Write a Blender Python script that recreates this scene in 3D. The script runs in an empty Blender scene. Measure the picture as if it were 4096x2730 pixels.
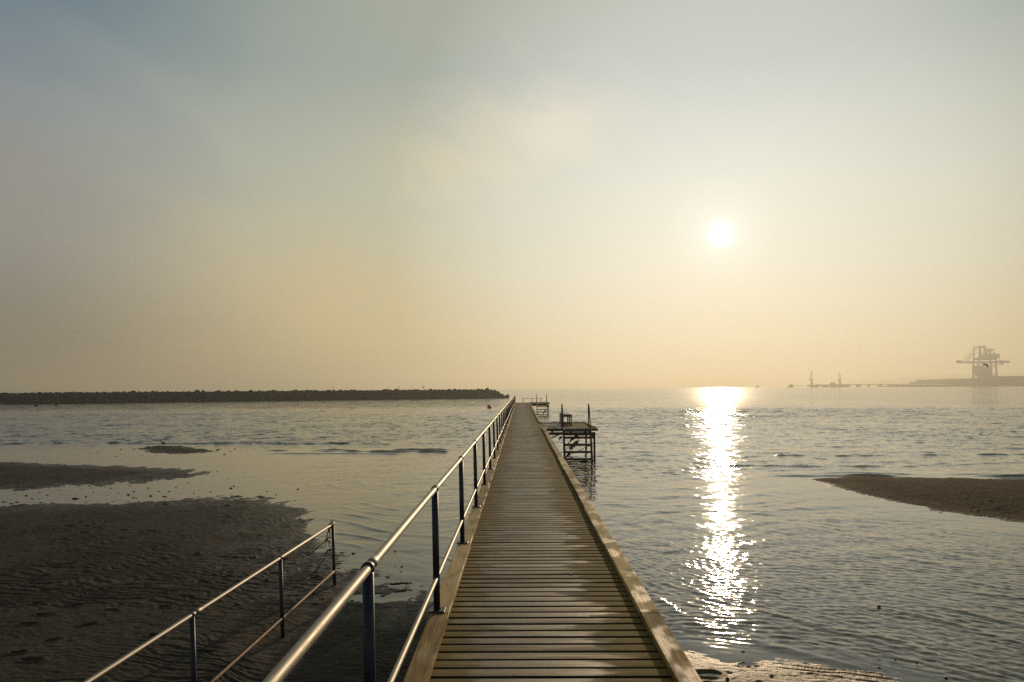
import bpy, math, random
import numpy as np
from mathutils import Vector, Matrix, Euler

# ------------------------------------------------------------------ camera, world, sun, exposure
S = bpy.context.scene
COL = S.collection
R = math.radians
rnd = random.Random(7)

cam_d = bpy.data.cameras.new("camera")
cam = bpy.data.objects.new("camera", cam_d)
COL.objects.link(cam)
cam_d.sensor_width = 36.0
cam_d.lens = 27.0
cam_d.shift_y = 0.0459
cam_d.clip_start = 0.05
cam_d.clip_end = 30000
cam.location = (0, 0, 3.15)
cam.rotation_euler = (R(90), R(0.40), R(0.65))
S.camera = cam

SUN = Vector((460, 1765, 349)).normalized()
SUN_AZ = math.atan2(SUN.x, SUN.y)
SUN_EL = math.asin(SUN.z)

S.view_settings.view_transform = 'Standard'
S.view_settings.look = 'None'
S.view_settings.exposure = 0.0
S.view_settings.gamma = 1.0
S.view_settings.use_curve_mapping = False
try:
    S.cycles.use_denoising = False
    S.cycles.denoiser = 'OPENIMAGEDENOISE'
except Exception:
    pass
S.cycles.max_bounces = 5
S.cycles.diffuse_bounces = 2
S.cycles.glossy_bounces = 3
S.cycles.volume_bounces = 1
S.cycles.sample_clamp_indirect = 4.0
S.cycles.caustics_reflective = False
S.cycles.caustics_refractive = False


def lin(r, g, b, k=1.0):
    f = lambda c: (c / 255 / 12.92) if c / 255 <= 0.04045 else ((c / 255 + 0.055) / 1.055) ** 2.4
    return (f(r) * k, f(g) * k, f(b) * k, 1.0)


class NT:
    """small helper for writing node graphs"""
    def __init__(self, tree):
        self.t = tree
        tree.nodes.clear()

    def n(self, kind, **kw):
        x = self.t.nodes.new(kind)
        for k, v in kw.items():
            setattr(x, k, v)
        return x

    def set(self, sock, v):
        if isinstance(v, bpy.types.NodeSocket):
            self.t.links.new(v, sock)
        elif v is not None:
            sock.default_value = v

    def m(self, op, a, b=None, c=None, clamp=False):
        x = self.n('ShaderNodeMath', operation=op, use_clamp=clamp)
        for i, v in enumerate((a, b, c)):
            if v is not None:
                self.set(x.inputs[i], v)
        return x.outputs[0]

    def v(self, op, a, b=None, scale=None):
        x = self.n('ShaderNodeVectorMath', operation=op)
        self.set(x.inputs[0], a)
        if b is not None:
            self.set(x.inputs[1], b)
        if scale is not None:
            self.set(x.inputs['Scale'], scale)
        return x.outputs['Value'] if op in ('DOT_PRODUCT', 'LENGTH') else x.outputs[0]

    def mix(self, f, a, b, mode='MIX'):
        x = self.n('ShaderNodeMix', data_type='RGBA', blend_type=mode)
        self.set(x.inputs[0], f)
        self.set(x.inputs[6], a)
        self.set(x.inputs[7], b)
        return x.outputs[2]

    def ramp(self, fac, stops, interp='LINEAR'):
        x = self.n('ShaderNodeValToRGB')
        cr = x.color_ramp
        cr.interpolation = interp
        while len(cr.elements) < len(stops):
            cr.elements.new(0.5)
        for e, (p, c) in zip(cr.elements, stops):
            e.position = p
            e.color = c if len(c) == 4 else (*c, 1)
        self.set(x.inputs[0], fac)
        return x.outputs[0]

    def rng(self, v, a, b, c=0.0, d=1.0, smooth=False):
        x = self.n('ShaderNodeMapRange')
        if smooth:
            x.interpolation_type = 'SMOOTHSTEP'
        self.set(x.inputs[0], v)
        for i, q in enumerate((a, b, c, d)):
            self.set(x.inputs[i + 1], q)
        return x.outputs[0]

    def noise(self, vec, scale, detail=3, rough=0.55, dist=0.0, color=False):
        x = self.n('ShaderNodeTexNoise')
        self.set(x.inputs['Vector'], vec)
        x.inputs['Scale'].default_value = scale
        x.inputs['Detail'].default_value = detail
        x.inputs['Roughness'].default_value = rough
        x.inputs['Distortion'].default_value = dist
        return x.outputs['Color'] if color else x.outputs['Fac']

    def map(self, vec, scale=(1, 1, 1), rot=(0, 0, 0)):
        x = self.n('ShaderNodeMapping')
        self.set(x.inputs[0], vec)
        x.inputs['Scale'].default_value = scale
        x.inputs['Rotation'].default_value = rot
        return x.outputs[0]

    def g3(self, v):
        return (v, v, v, 1)


def grey(v):
    return (v, v, v, 1)


# world: hazy low sun morning sky
W = bpy.data.worlds.new("World")
S.world = W
W.use_nodes = True
try:
    W.cycles.sampling_method = 'NONE'          # smooth sky: plain hemisphere sampling is the least noisy
except Exception:
    pass
w = NT(W.node_tree)
d = w.v('NORMALIZE', w.n('ShaderNodeTexCoord').outputs['Generated'])
sep = w.n('ShaderNodeSeparateXYZ')
w.set(sep.inputs[0], d)
el = w.m('DIVIDE', w.m('ARCSINE', w.m('MAXIMUM', sep.outputs[2], 0.0)), math.pi / 2)       # 0 horizon .. 1 zenith
th = w.m('DIVIDE', w.m('ARCCOSINE', w.m('MINIMUM', w.v('DOT_PRODUCT', d, tuple(SUN)), 0.999999)), math.pi)   # 0..1 = 0..180 deg
# soft drifting cloud veils, displace both coordinates a little
az = w.m('ARCTAN2', sep.outputs[0], sep.outputs[1])
ele = w.m('ARCSINE', sep.outputs[2])
ae = w.n('ShaderNodeCombineXYZ')
w.set(ae.inputs[0], az)
w.set(ae.inputs[1], ele)
rot = w.v('ADD', w.map(ae.outputs[0], (1, 1, 1), (0, 0, R(24))), (3.37, 1.9, 0.4))
cl = w.noise(w.map(rot, (1.5, 3.4, 1)), 1.9, 4, 0.5, 0.5)
cl2 = w.noise(w.map(rot, (2.6, 5.0, 1)), 3.0, 5, 0.55, 0.8)
puff = w.rng(cl, .40, .60, -.5, .5, True)
cv = w.m('ADD', w.m('MULTIPLY', puff, 0.10), w.m('MULTIPLY', w.m('SUBTRACT', cl2, 0.5), 0.20))
far = w.ramp(w.m('ADD', el, w.m('MULTIPLY', cv, -0.09), clamp=True), [
    (0.0, lin(124, 114, 104)), (0.05, lin(132, 126, 115)), (0.11, lin(142, 142, 138)), (0.20, lin(134, 143, 149)),
    (0.30, lin(74, 110, 131)), (0.42, lin(94, 103, 110)), (1.0, lin(82, 92, 102))])
near = w.ramp(w.m('ADD', el, w.m('MULTIPLY', cv, -0.04), clamp=True), [
    (0.0, lin(206, 186, 132)), (0.04, lin(214, 198, 149)), (0.09, lin(206, 201, 167)), (0.16, lin(194, 197, 174)),
    (0.25, lin(170, 178, 166)), (0.36, lin(186, 185, 160)), (0.6, lin(168, 169, 152)), (1.0, lin(100, 114, 128))])
right_falloff = w.m('MULTIPLY', w.rng(az, R(22), R(36), 0.0, 1.0, True), 11 / 180)      # lens falloff painted into the sky, dimming it away to the right
thd = w.m('ADD', w.m('ADD', th, right_falloff), w.m('MULTIPLY', cv, -0.075), clamp=True)
gth = w.ramp(thd, [(0.0, grey(1)), (8 / 180, grey(.88)), (20 / 180, grey(.87)), (26 / 180, grey(.82)), (30 / 180, grey(.76)), (33 / 180, grey(.68)),
                   (36 / 180, grey(.55)), (42 / 180, grey(.21)), (48 / 180, grey(.03)), (56 / 180, grey(0.0))], 'B_SPLINE')
base = w.mix(gth, far, near)
for (ca, ce, sa, se, k_, colr) in [(2.2, 19.6, 5.0, 2.3, .38, (236, 218, 182)), (-4.6, 16.4, 5.4, 2.4, .40, (222, 205, 162)), (-35.0, 13.0, 5.5, 3.2, .40, (158, 150, 140)), (-13.5, 6.5, 8.0, 3.2, .42, (216, 188, 136)), (-20, 9.5, 7, 3.5, .22, (205, 184, 142))]:
    wob_ = w.m('MULTIPLY', w.m('SUBTRACT', cl2, 0.5), R(9.0))
    da = w.m('DIVIDE', w.m('SUBTRACT', az, R(ca)), R(sa))
    de = w.m('DIVIDE', w.m('ADD', w.m('SUBTRACT', ele, R(ce)), wob_), R(se))
    rr_ = w.m('ADD', w.m('MULTIPLY', da, da), w.m('MULTIPLY', de, de))
    mk = w.m('POWER', 2.718, w.m('MULTIPLY', rr_, -1.0))
    base = w.mix(w.m('MULTIPLY', mk, k_), base, lin(*colr))
tf = w.m('MULTIPLY', th, 180 / 30, clamp=True)          # 0..30 degrees, finely sampled round the sun
gl = w.mix(1.0, w.ramp(tf, [(0.0, grey(1)), (.35 / 30, grey(1)), (.72 / 30, grey(.19)), (1.05 / 30, grey(.142)), (1.5 / 30, grey(.117)), (2.2 / 30, grey(.104)), (4 / 30, grey(.086)), (6 / 30, grey(.079)),
                   (9 / 30, grey(.070)), (15 / 30, grey(.050)), (24 / 30, grey(0))]), (3.1, 3.25, 3.8, 1), 'MULTIPLY')
sky = w.n('ShaderNodeTexSky', sky_type='NISHITA')
sky.sun_disc = False
sky.sun_elevation = SUN_EL
sky.sun_rotation = SUN_AZ
sky.dust_density = 6.0
sky.air_density = 1.2
nis = w.mix(1.0, sky.outputs[0], grey(0.01), 'MULTIPLY')
tot = w.mix(1.0, w.mix(1.0, w.mix(1.0, base, gl, 'ADD'), grey(9.9), 'MULTIPLY'), nis, 'ADD')
bg = w.n('ShaderNodeBackground')
w.set(bg.inputs[0], tot)
bg.inputs[1].default_value = 0.1
wo = w.n('ShaderNodeOutputWorld')
w.set(wo.inputs[0], bg.outputs[0])

sun_d = bpy.data.lights.new("sun", 'SUN')
sun_d.energy = 2.4
sun_d.angle = R(0.53)
sun_d.color = (1.0, 0.75, 0.47)
sun_o = bpy.data.objects.new("sun", sun_d)
sun_o.rotation_euler = SUN.to_track_quat('Z', 'Y').to_euler()
sun_o.location = (40, 150, 60)
COL.objects.link(sun_o)

# ------------------------------------------------------------------ helpers


def tag(o, label=None, cat=None, group=None, kind=None):
    if label: o['label'] = label
    if cat: o['category'] = cat
    if group: o['group'] = group
    if kind: o['kind'] = kind
    return o


def wloc(o):
    p = Vector((0, 0, 0))
    while o is not None:
        p += o.location
        o = o.parent
    return p


def empty(name, loc, label, cat, group=None):
    o = bpy.data.objects.new(name, None)
    o.location = loc
    o.empty_display_size = 0.2
    COL.objects.link(o)
    return tag(o, label, cat, group)


class MB:
    """collects shapes given in world metres; build() links them as one mesh object"""
    def __init__(self):
        self.V = []
        self.F = []
        self.sm = []
        self.mi = []

    def add(self, vs, fs, smooth=False):
        k = len(self.V)
        self.V += [tuple(v) for v in vs]
        self.F += [tuple(i + k for i in f) for f in fs]
        self.sm += [smooth] * len(fs)
        return self

    def box(self, c, s, rot=None, bev=0.0):
        x, y, z = s[0] / 2, s[1] / 2, s[2] / 2
        c = Vector(c)
        M = rot if rot is not None else Matrix.Identity(3)
        if bev <= 0:
            P = [(-x, -y, -z), (x, -y, -z), (x, y, -z), (-x, y, -z), (-x, -y, z), (x, -y, z), (x, y, z), (-x, y, z)]
            Fs = [(0, 3, 2, 1), (4, 5, 6, 7), (0, 1, 5, 4), (1, 2, 6, 5), (2, 3, 7, 6), (3, 0, 4, 7)]
        else:
            b = min(bev, x * .45, y * .45, z * .45)
            P = []
            for zz, q in ((-z, b), (-z + b, 0), (z - b, 0), (z, b)):
                P += [(-x + q, -y + q, zz), (x - q, -y + q, zz), (x - q, y - q, zz), (-x + q, y - q, zz)]
            Fs = [(3, 2, 1, 0), (12, 13, 14, 15)]
            for l in range(3):
                for i in range(4):
                    j = (i + 1) % 4
                    Fs.append((l * 4 + i, l * 4 + j, l * 4 + 4 + j, l * 4 + 4 + i))
        return self.add([c + M @ Vector(p) for p in P], Fs)

    def path(self, pts, rad, n=10, flat=1.0, caps=True, smooth=True, up=None):
        """tube along a polyline, radius per point; flat squashes it along the up direction"""
        pts = [Vector(p) for p in pts]
        if not hasattr(rad, '__len__'):
            rad = [rad] * len(pts)
        rings = []
        for i, p in enumerate(pts):
            a = pts[max(0, i - 1)]
            b = pts[min(len(pts) - 1, i + 1)]
            t = (b - a).normalized()
            u = Vector(up) if up is not None else (Vector((0, 0, 1)) if abs(t.z) < 0.9 else Vector((0, 1, 0)))
            sx = t.cross(u).normalized()
            sy = sx.cross(t).normalized()
            rings.append([p + sx * (math.cos(q) * rad[i]) + sy * (math.sin(q) * rad[i] * flat) for q in [2 * math.pi * j / n for j in range(n)]])
        vs = [q for r in rings for q in r]
        fs = []
        for i in range(len(pts) - 1):
            for j in range(n):
                k = (j + 1) % n
                fs.append((i * n + j, i * n + k, i * n + n + k, i * n + n + j))
        if caps:
            fs.append(tuple(range(n - 1, -1, -1)))
            fs.append(tuple(range((len(pts) - 1) * n, len(pts) * n)))
        return self.add(vs, fs, smooth)

    def bar(self, a, b, r, n=10):
        return self.path([a, b], r, n)

    def beam(self, a, b, wx, wz):
        """square section bar between two points"""
        a, b = Vector(a), Vector(b)
        t = (b - a)
        q = t.to_track_quat('Y', 'Z').to_matrix()
        return self.box((a + b) / 2, (wx, t.length, wz), q)

    def rock(self, c, s, rg, sub=2):
        c = Vector(c)
        vs, fs = ICO[sub]
        ax = Euler((rg.uniform(0, 6), rg.uniform(0, 6), rg.uniform(0, 6))).to_matrix()
        fl = Euler((rg.uniform(-.5, .5), rg.uniform(-.5, .5), rg.uniform(0, 6))).to_matrix()
        sc = (rg.uniform(.75, 1.2), rg.uniform(.7, 1.05), rg.uniform(.5, .85))
        pl = [(Vector((rg.gauss(0, 1), rg.gauss(0, 1), rg.gauss(0, 1))).normalized(), rg.uniform(.55, .85)) for _ in range(9)]
        out = []
        for v in vs:
            v = ax @ v
            r = 1.0
            for nn, dd in pl:                       # cut by planes: angular quarry stone
                q = v.dot(nn)
                if q > 1e-3:
                    r = min(r, dd / q)
            p = v * r
            out.append(c + fl @ Vector((p.x * sc[0], p.y * sc[1], p.z * sc[2])) * s)
        return self.add(out, fs)

    def build(self, name, mat, parent=None):
        o_ = wloc(parent) if parent is not None else Vector((0, 0, 0))
        me = bpy.data.meshes.new(name)
        me.from_pydata([(v[0] - o_.x, v[1] - o_.y, v[2] - o_.z) for v in self.V], [], self.F)
        me.polygons.foreach_set('use_smooth', self.sm)
        for m_ in (mat if isinstance(mat, (list, tuple)) else [mat]):
            me.materials.append(m_)
        if self.mi:
            me.polygons.foreach_set('material_index', self.mi)
        me.update()
        o = bpy.data.objects.new(name, me)
        COL.objects.link(o)
        if parent is not None:
            o.parent = parent
        return o

    def solo(self, name, mat, base, label, cat, group=None):
        """a thing that is one mesh, origin at its base"""
        b = Vector(base)
        self.V = [tuple(Vector(v) - b) for v in self.V]
        o = self.build(name, mat)
        o.location = b
        return tag(o, label, cat, group)


def _ico():
    import bmesh
    out = {}
    for s in (1, 2, 3):
        bm = bmesh.new()
        bmesh.ops.create_icosphere(bm, subdivisions=s, radius=1)
        bm.verts.ensure_lookup_table()
        out[s] = ([v.co.copy() for v in bm.verts], [tuple(v.index for v in f.verts) for f in bm.faces])
        bm.free()
    return out


ICO = _ico()


def copy_tree(o, parent=None):
    c = o.copy()
    COL.objects.link(c)
    if parent is not None:
        c.parent = parent
    for ch in list(o.children):
        copy_tree(ch, c)
    return c


# numpy noise
def _hash(i, j, seed):
    h = (i.astype(np.int64) * 374761393 + j.astype(np.int64) * 668265263 + seed * 1442695041) & 0xFFFFFFFF
    h = ((h ^ (h >> 13)) * 1274126177) & 0xFFFFFFFF
    h = h ^ (h >> 16)
    return (h & 0xFFFF).astype(np.float32) / 65535.0


def vnoise(x, y, seed=0):
    xi = np.floor(x); yi = np.floor(y)
    fx = (x - xi).astype(np.float32); fy = (y - yi).astype(np.float32)
    fx = fx * fx * fx * (fx * (fx * 6 - 15) + 10); fy = fy * fy * fy * (fy * (fy * 6 - 15) + 10)
    xi = xi.astype(np.int64); yi = yi.astype(np.int64)
    a = _hash(xi, yi, seed); b = _hash(xi + 1, yi, seed); c = _hash(xi, yi + 1, seed); e = _hash(xi + 1, yi + 1, seed)
    return (a + (b - a) * fx + (c - a) * fy + (a - b - c + e) * fx * fy) * 2 - 1


def fbm(x, y, oct=4, seed=0, gain=0.5):
    s = 0; a = 1.0; t = 0
    for o in range(oct):
        s = s + a * vnoise(x * 2 ** o + 17.3 * o, y * 2 ** o - 9.1 * o, seed + o)
        t += a; a *= gain
    return s / t


def sstep(a, b, x):
    t = np.clip((x - a) / (b - a), 0, 1)
    return t * t * (3 - 2 * t)


def sdf(poly, X, Y, ys=1.0):
    """signed distance, inside positive; ys squeezes Y so distances along Y count less"""
    P = np.array(poly, np.float32)
    Xf = X.astype(np.float32); Yf = (Y * ys).astype(np.float32)
    dmin = np.full(X.shape, 1e9, np.float32)
    ins = np.zeros(X.shape, bool)
    n = len(P)
    for i in range(n):
        ax, ay = P[i][0], P[i][1] * ys
        bx, by = P[(i + 1) % n][0], P[(i + 1) % n][1] * ys
        dx, dy = bx - ax, by - ay
        t = np.clip(((Xf - ax) * dx + (Yf - ay) * dy) / (dx * dx + dy * dy + 1e-9), 0, 1)
        dd = (Xf - ax - t * dx) ** 2 + (Yf - ay - t * dy) ** 2
        np.minimum(dmin, dd, out=dmin)
        if ay != by:
            cr = ((ay > Yf) != (by > Yf)) & (Xf < dx * (Yf - ay) / (by - ay) + ax)
            ins ^= cr
    dist = np.sqrt(dmin)
    return np.where(ins, dist, -dist)


def grid_mesh(name, X, Y, Z, mat, attr=None):
    ny, nx = X.shape
    co = np.empty((ny * nx, 3), np.float32)
    co[:, 0] = X.ravel(); co[:, 1] = Y.ravel(); co[:, 2] = Z.ravel()
    idx = np.arange(ny * nx, dtype=np.int32).reshape(ny, nx)
    q = np.stack([idx[:-1, :-1], idx[:-1, 1:], idx[1:, 1:], idx[1:, :-1]], -1).reshape(-1)
    nf = (ny - 1) * (nx - 1)
    me = bpy.data.meshes.new(name)
    me.vertices.add(ny * nx); me.vertices.foreach_set('co', co.ravel())
    me.loops.add(nf * 4); me.loops.foreach_set('vertex_index', q)
    me.polygons.add(nf)
    me.polygons.foreach_set('loop_start', np.arange(0, nf * 4, 4, dtype=np.int32))
    me.polygons.foreach_set('loop_total', np.full(nf, 4, np.int32))
    me.polygons.foreach_set('use_smooth', np.ones(nf, bool))
    me.materials.append(mat)
    if attr:
        for k, a in attr.items():
            at = me.attributes.new(k, 'FLOAT', 'POINT')
            at.data.foreach_set('value', a.astype(np.float32).ravel())
    me.update(calc_edges=True)
    o = bpy.data.objects.new(name, me)
    COL.objects.link(o)
    return o


# ------------------------------------------------------------------ materials
def new_mat(name):
    m = bpy.data.materials.new(name)
    m.use_nodes = True
    t = NT(m.node_tree)
    p = t.n('ShaderNodeBsdfPrincipled')
    o = t.n('ShaderNodeOutputMaterial')
    t.set(o.inputs[0], p.outputs[0])
    return m, t, p


def bump(t, h, strength=0.4, dist=0.01, normal=None):
    b = t.n('ShaderNodeBump')
    b.inputs['Strength'].default_value = strength
    b.inputs['Distance'].default_value = dist
    t.set(b.inputs['Height'], h)
    if normal is not None:
        t.set(b.inputs['Normal'], normal)
    return b.outputs[0]


def simple(name, col, col2=None, rough=0.6, metal=0.0, scale=6.0, bmp=0.15, rough2=None):
    m, t, p = new_mat(name)
    pos = t.n('ShaderNodeNewGeometry').outputs['Position']
    nz = t.noise(pos, scale, 5, 0.6)
    t.set(p.inputs['Base Color'], t.mix(t.rng(nz, .35, .65), col, col2 or tuple(c * .7 for c in col[:3]) + (1,)))
    t.set(p.inputs['Roughness'], t.rng(nz, .3, .7, rough, rough2 if rough2 is not None else rough * .8))
    p.inputs['Metallic'].default_value = metal
    if bmp:
        t.set(p.inputs['Normal'], bump(t, t.noise(pos, scale * 6, 3), bmp, 0.004))
    return m


def wood(name, along='X', deck=True, x0=0.165, half=0.50, dark=False):
    m, t, p = new_mat(name)
    pos = t.n('ShaderNodeNewGeometry').outputs['Position']
    s = t.n('ShaderNodeSeparateXYZ')
    t.set(s.inputs[0], pos)
    x, y = s.outputs[0], s.outputs[1]
    pit = 0.15 if along == 'X' else 2.57
    idv = t.m('FLOOR', t.m('DIVIDE', t.m('ADD', y, 0.0 if along == 'X' else -0.73), pit))
    wn = t.n('ShaderNodeTexWhiteNoise', noise_dimensions='1D')
    t.set(wn.inputs['W'], idv)
    rv = wn.outputs['Value']
    rs = t.n('ShaderNodeSeparateColor'); t.set(rs.inputs[0], wn.outputs['Color'])
    off = t.n('ShaderNodeCombineXYZ')
    t.set(off.inputs[2], t.m('MULTIPLY', rv, 37.0))
    vec = t.v('ADD', pos, off.outputs[0])
    stretch = (1.3, 40, 20) if along == 'X' else (40, 1.3, 20)
    grain = t.noise(t.map(vec, stretch), 1.0, 5, 0.65, 0.7)
    fine = t.noise(t.map(vec, tuple(q * 4 for q in stretch)), 1.0, 3, 0.6)
    blot = t.noise(t.map(vec, (2.2, 5, 3) if along == 'X' else (5, 2.2, 3)), 1.0, 4, 0.6)
    knots = t.n('ShaderNodeTexVoronoi', feature='F1')
    t.set(knots.inputs['Vector'], t.map(t.v('ADD', pos, t.v('MULTIPLY', off.outputs[0], (0, 0, 0)) ), (1.3, 6.67, 0) if along == 'X' else (7, 1.9, 0)))
    knots.inputs['Scale'].default_value = 1.0
    kn = t.rng(knots.outputs['Distance'], .06, .20, 1.0, 0.0, True)
    c = t.mix(t.rng(grain, .35, .65), lin(134, 109, 60), lin(58, 42, 20))
    c = t.mix(t.m('MULTIPLY', t.rng(blot, .48, .72), .55), c, lin(66, 58, 42))
    c = t.mix(t.m('MULTIPLY', kn, .7), c, lin(48, 38, 26))
    c = t.mix(t.m('MULTIPLY', t.m('SUBTRACT', rv, .5), 1.9, clamp=True), c, lin(150, 134, 96))
    c = t.mix(t.m('MULTIPLY', t.m('SUBTRACT', .5, rs.outputs[1]), 1.8, clamp=True), c, lin(58, 46, 28))
    if deck:
        # worn, rain-wet middle of the walkway; mossy untrodden margins
        e1 = t.m('ABSOLUTE', t.m('SUBTRACT', x, x0 - 0.07))
        rag = t.m('ADD', t.m('MULTIPLY', t.m('SUBTRACT', rs.outputs[0], .5), .30), t.m('MULTIPLY', t.m('SUBTRACT', blot, .5), .7))
        e = t.m('ADD', e1, rag)
        wet = t.rng(e, half - .16, half + .03, 1.0, 0.0, True)
        streak = t.noise(t.map(vec, (.9, 9, 1)), 1.0, 2, .5)
        band = t.noise(t.map(pos, (.45, 1.5, 1)), 1.0, 3, .6)
        wet = t.m('MULTIPLY', t.m('MULTIPLY', wet, t.rng(streak, .32, .55, .35, 1.0)), t.rng(band, .34, .55, .35, 1.0))
        moss = t.rng(t.m('ADD', e1, t.m('MULTIPLY', t.m('SUBTRACT', blot, .5), .40)), .36, .60, 0.0, .9, True)
        c = t.mix(moss, c, t.mix(grain, lin(148, 119, 36), lin(88, 68, 20)))
        rough = t.m('ADD', t.rng(wet, 0, 1, .85, .29), t.m('MULTIPLY', grain, .14))
    else:
        wet = t.rng(t.noise(t.map(vec, (3.5, 1.6, 1)), 1.0, 3, .55), .44, .58, 0.0, 1.0, True)
        moss = t.m('MULTIPLY', t.rng(t.noise(t.map(vec, (8, 2.2, 1)), 1.0, 3, .6), .45, .7), .8)
        c = t.mix(moss, c, lin(66, 55, 24))
        c = t.mix(1.0, c, (2.35, 2.1, 1.62, 1), 'MULTIPLY')
        rough = t.m('ADD', t.rng(wet, 0, 1, .80, .50), t.m('MULTIPLY', grain, .12))
        p.inputs['Specular IOR Level'].default_value = .3
    t.set(p.inputs['Base Color'], t.mix(t.m('MULTIPLY', wet, .25), c, t.mix(.5, c, grey(.03))))
    t.set(p.inputs['Roughness'], rough)
    hgt = t.m('ADD', t.m('MULTIPLY', grain, .7), t.m('MULTIPLY', fine, .4))
    t.set(p.inputs['Normal'], bump(t, hgt, 0.7, 0.007))
    return m


M = {}
M['deck'] = wood('wood_deck_wet', 'X', True)
M['kerb'] = wood('wood_kerb', 'Y', False)
M['plat'] = wood('wood_platform', 'X', True, 1.6, 0.75)
M['edge'] = simple('shade_black_board_edge', (.016, .013, .008, 1), (.010, .008, .006, 1), .9, 0, 12, .2)  # shade of the gaps painted black on the board sides
M['timber'] = simple('dark_timber', lin(58, 46, 34), lin(36, 30, 24), .8, 0, 5, .4)
M['bench'] = simple('bench_wood', lin(92, 80, 60), lin(64, 54, 40), .55, 0, 9, .3)
M['steel'] = simple('dull_stainless', (.31, .285, .24, 1), (.23, .21, .18, 1), .62, 1.0, 14, .08, .50)
M['navy'] = simple('navy_paint', (.011, .014, .026, 1), (.015, .018, .030, 1), .5, 0, 20, .06)
M['rust'] = simple('rusty_weedy_pipe', lin(150, 92, 42), lin(92, 54, 20), .7, 0, 16, .6)
M['ladder'] = simple('dark_ladder_steel', (.018, .018, .026, 1), (.03, .024, .02, 1), .5, .1, 12, .2)
M['rock'] = simple('dark_weathered_stone', (.032, .032, .030, 1), (.016, .016, .016, 1), .85, 0, .9, .5)
M['weed'] = simple('brown_seaweed', (.035, .022, .010, 1), (.02, .014, .008, 1), .8, 0, 30, .3)
M['red'] = simple('red_plastic', (.75, .05, .07, 1), (.62, .04, .055, 1), .45, 0, 3, .05)
M['crane'] = simple('crane_steel', lin(196, 218, 222), lin(178, 200, 206), .6, 0, .3, 0)  # paleness of distance haze put into the steel colour
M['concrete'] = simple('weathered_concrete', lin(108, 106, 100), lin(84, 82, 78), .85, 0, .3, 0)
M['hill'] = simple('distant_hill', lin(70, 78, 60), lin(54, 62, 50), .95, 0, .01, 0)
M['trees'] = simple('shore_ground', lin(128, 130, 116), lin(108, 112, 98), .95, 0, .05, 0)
M['dark'] = simple('dark_plumage', (.012, .011, .012, 1), (.02, .018, .018, 1), .7, 0, 20, .1)
M['gullgrey'] = simple('grey_plumage', lin(120, 128, 140), lin(96, 104, 116), .7, 0, 20, .1)
M['white'] = simple('white_plumage', lin(225, 222, 215), lin(205, 202, 196), .7, 0, 20, .1)
M['legs'] = simple('dark_red_legs', lin(84, 30, 24), None, .5, 0, 20, 0)
M['float'] = simple('orange_cork', lin(150, 92, 52), lin(90, 48, 22), .6, 0, 40, .3)
M['leaf'] = simple('dead_leaf', lin(40, 30, 18), lin(26, 20, 12), .6, 0, 40, .3)
M['pole'] = simple('algae_pole', lin(92, 92, 70), lin(66, 66, 46), .8, 0, 2, .2)
M['ship'] = simple('ship_grey', lin(90, 96, 100), lin(70, 74, 80), .7, 0, .2, 0)


def sand_material():
    m, t, p = new_mat('wet_tidal_sand')
    pos = t.n('ShaderNodeNewGeometry').outputs['Position']
    s = t.n('ShaderNodeSeparateXYZ'); t.set(s.inputs[0], pos)
    n1 = t.noise(t.map(pos, (1, .6, 1)), 1.3, 5, .6)
    n2 = t.noise(pos, 14, 4, .6)
    n3 = t.noise(pos, 90, 2, .5)
    c = t.mix(t.rng(n1, .35, .66), (.060, .045, .025, 1), (.030, .024, .015, 1))
    c = t.mix(t.m('MULTIPLY', t.rng(n2, .45, .7), .5), c, (.016, .015, .013, 1))
    c = t.mix(t.m('MULTIPLY', t.rng(n3, .62, .75), .4), c, (.075, .06, .042, 1))
    vo = t.n('ShaderNodeTexVoronoi'); t.set(vo.inputs['Vector'], pos); vo.inputs['Scale'].default_value = 1.6
    shell = t.rng(vo.outputs['Distance'], .018, .012, 0, 1)
    c = t.mix(shell, c, (.32, .30, .26, 1))
    dr_ = t.n('ShaderNodeAttribute', attribute_name='drained').outputs['Fac']
    c = t.mix(dr_, c, t.mix(1.0, c, (2.1, 1.95, 1.7, 1), 'MULTIPLY'))
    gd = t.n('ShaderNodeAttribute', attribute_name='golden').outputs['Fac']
    c = t.mix(gd, c, t.mix(1.0, c, (2.7, 2.05, 1.15, 1), 'MULTIPLY'))  # gold of the low sun painted into the lower right sand colour
    t.set(p.inputs['Base Color'], c)
    # wetness falls with height above the water film
    wz = t.m('ADD', s.outputs[2], t.m('MULTIPLY', t.m('SUBTRACT', n2, .5), .03))
    dry = t.n('ShaderNodeAttribute', attribute_name='drained').outputs['Fac']
    t.set(p.inputs['Roughness'], t.m('MAXIMUM', t.rng(wz, .002, .05, .48, .76), t.m('MULTIPLY', dry, .95)))
    t.set(p.inputs['Specular IOR Level'], t.m('MULTIPLY', t.rng(wz, .004, .05, .45, .15), t.rng(dry, 0, 1, 1, .25)))
    t.set(p.inputs['Normal'], bump(t, t.m('ADD', n2, t.m('MULTIPLY', n3, .5)), .8, .02))
    return m


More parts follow.
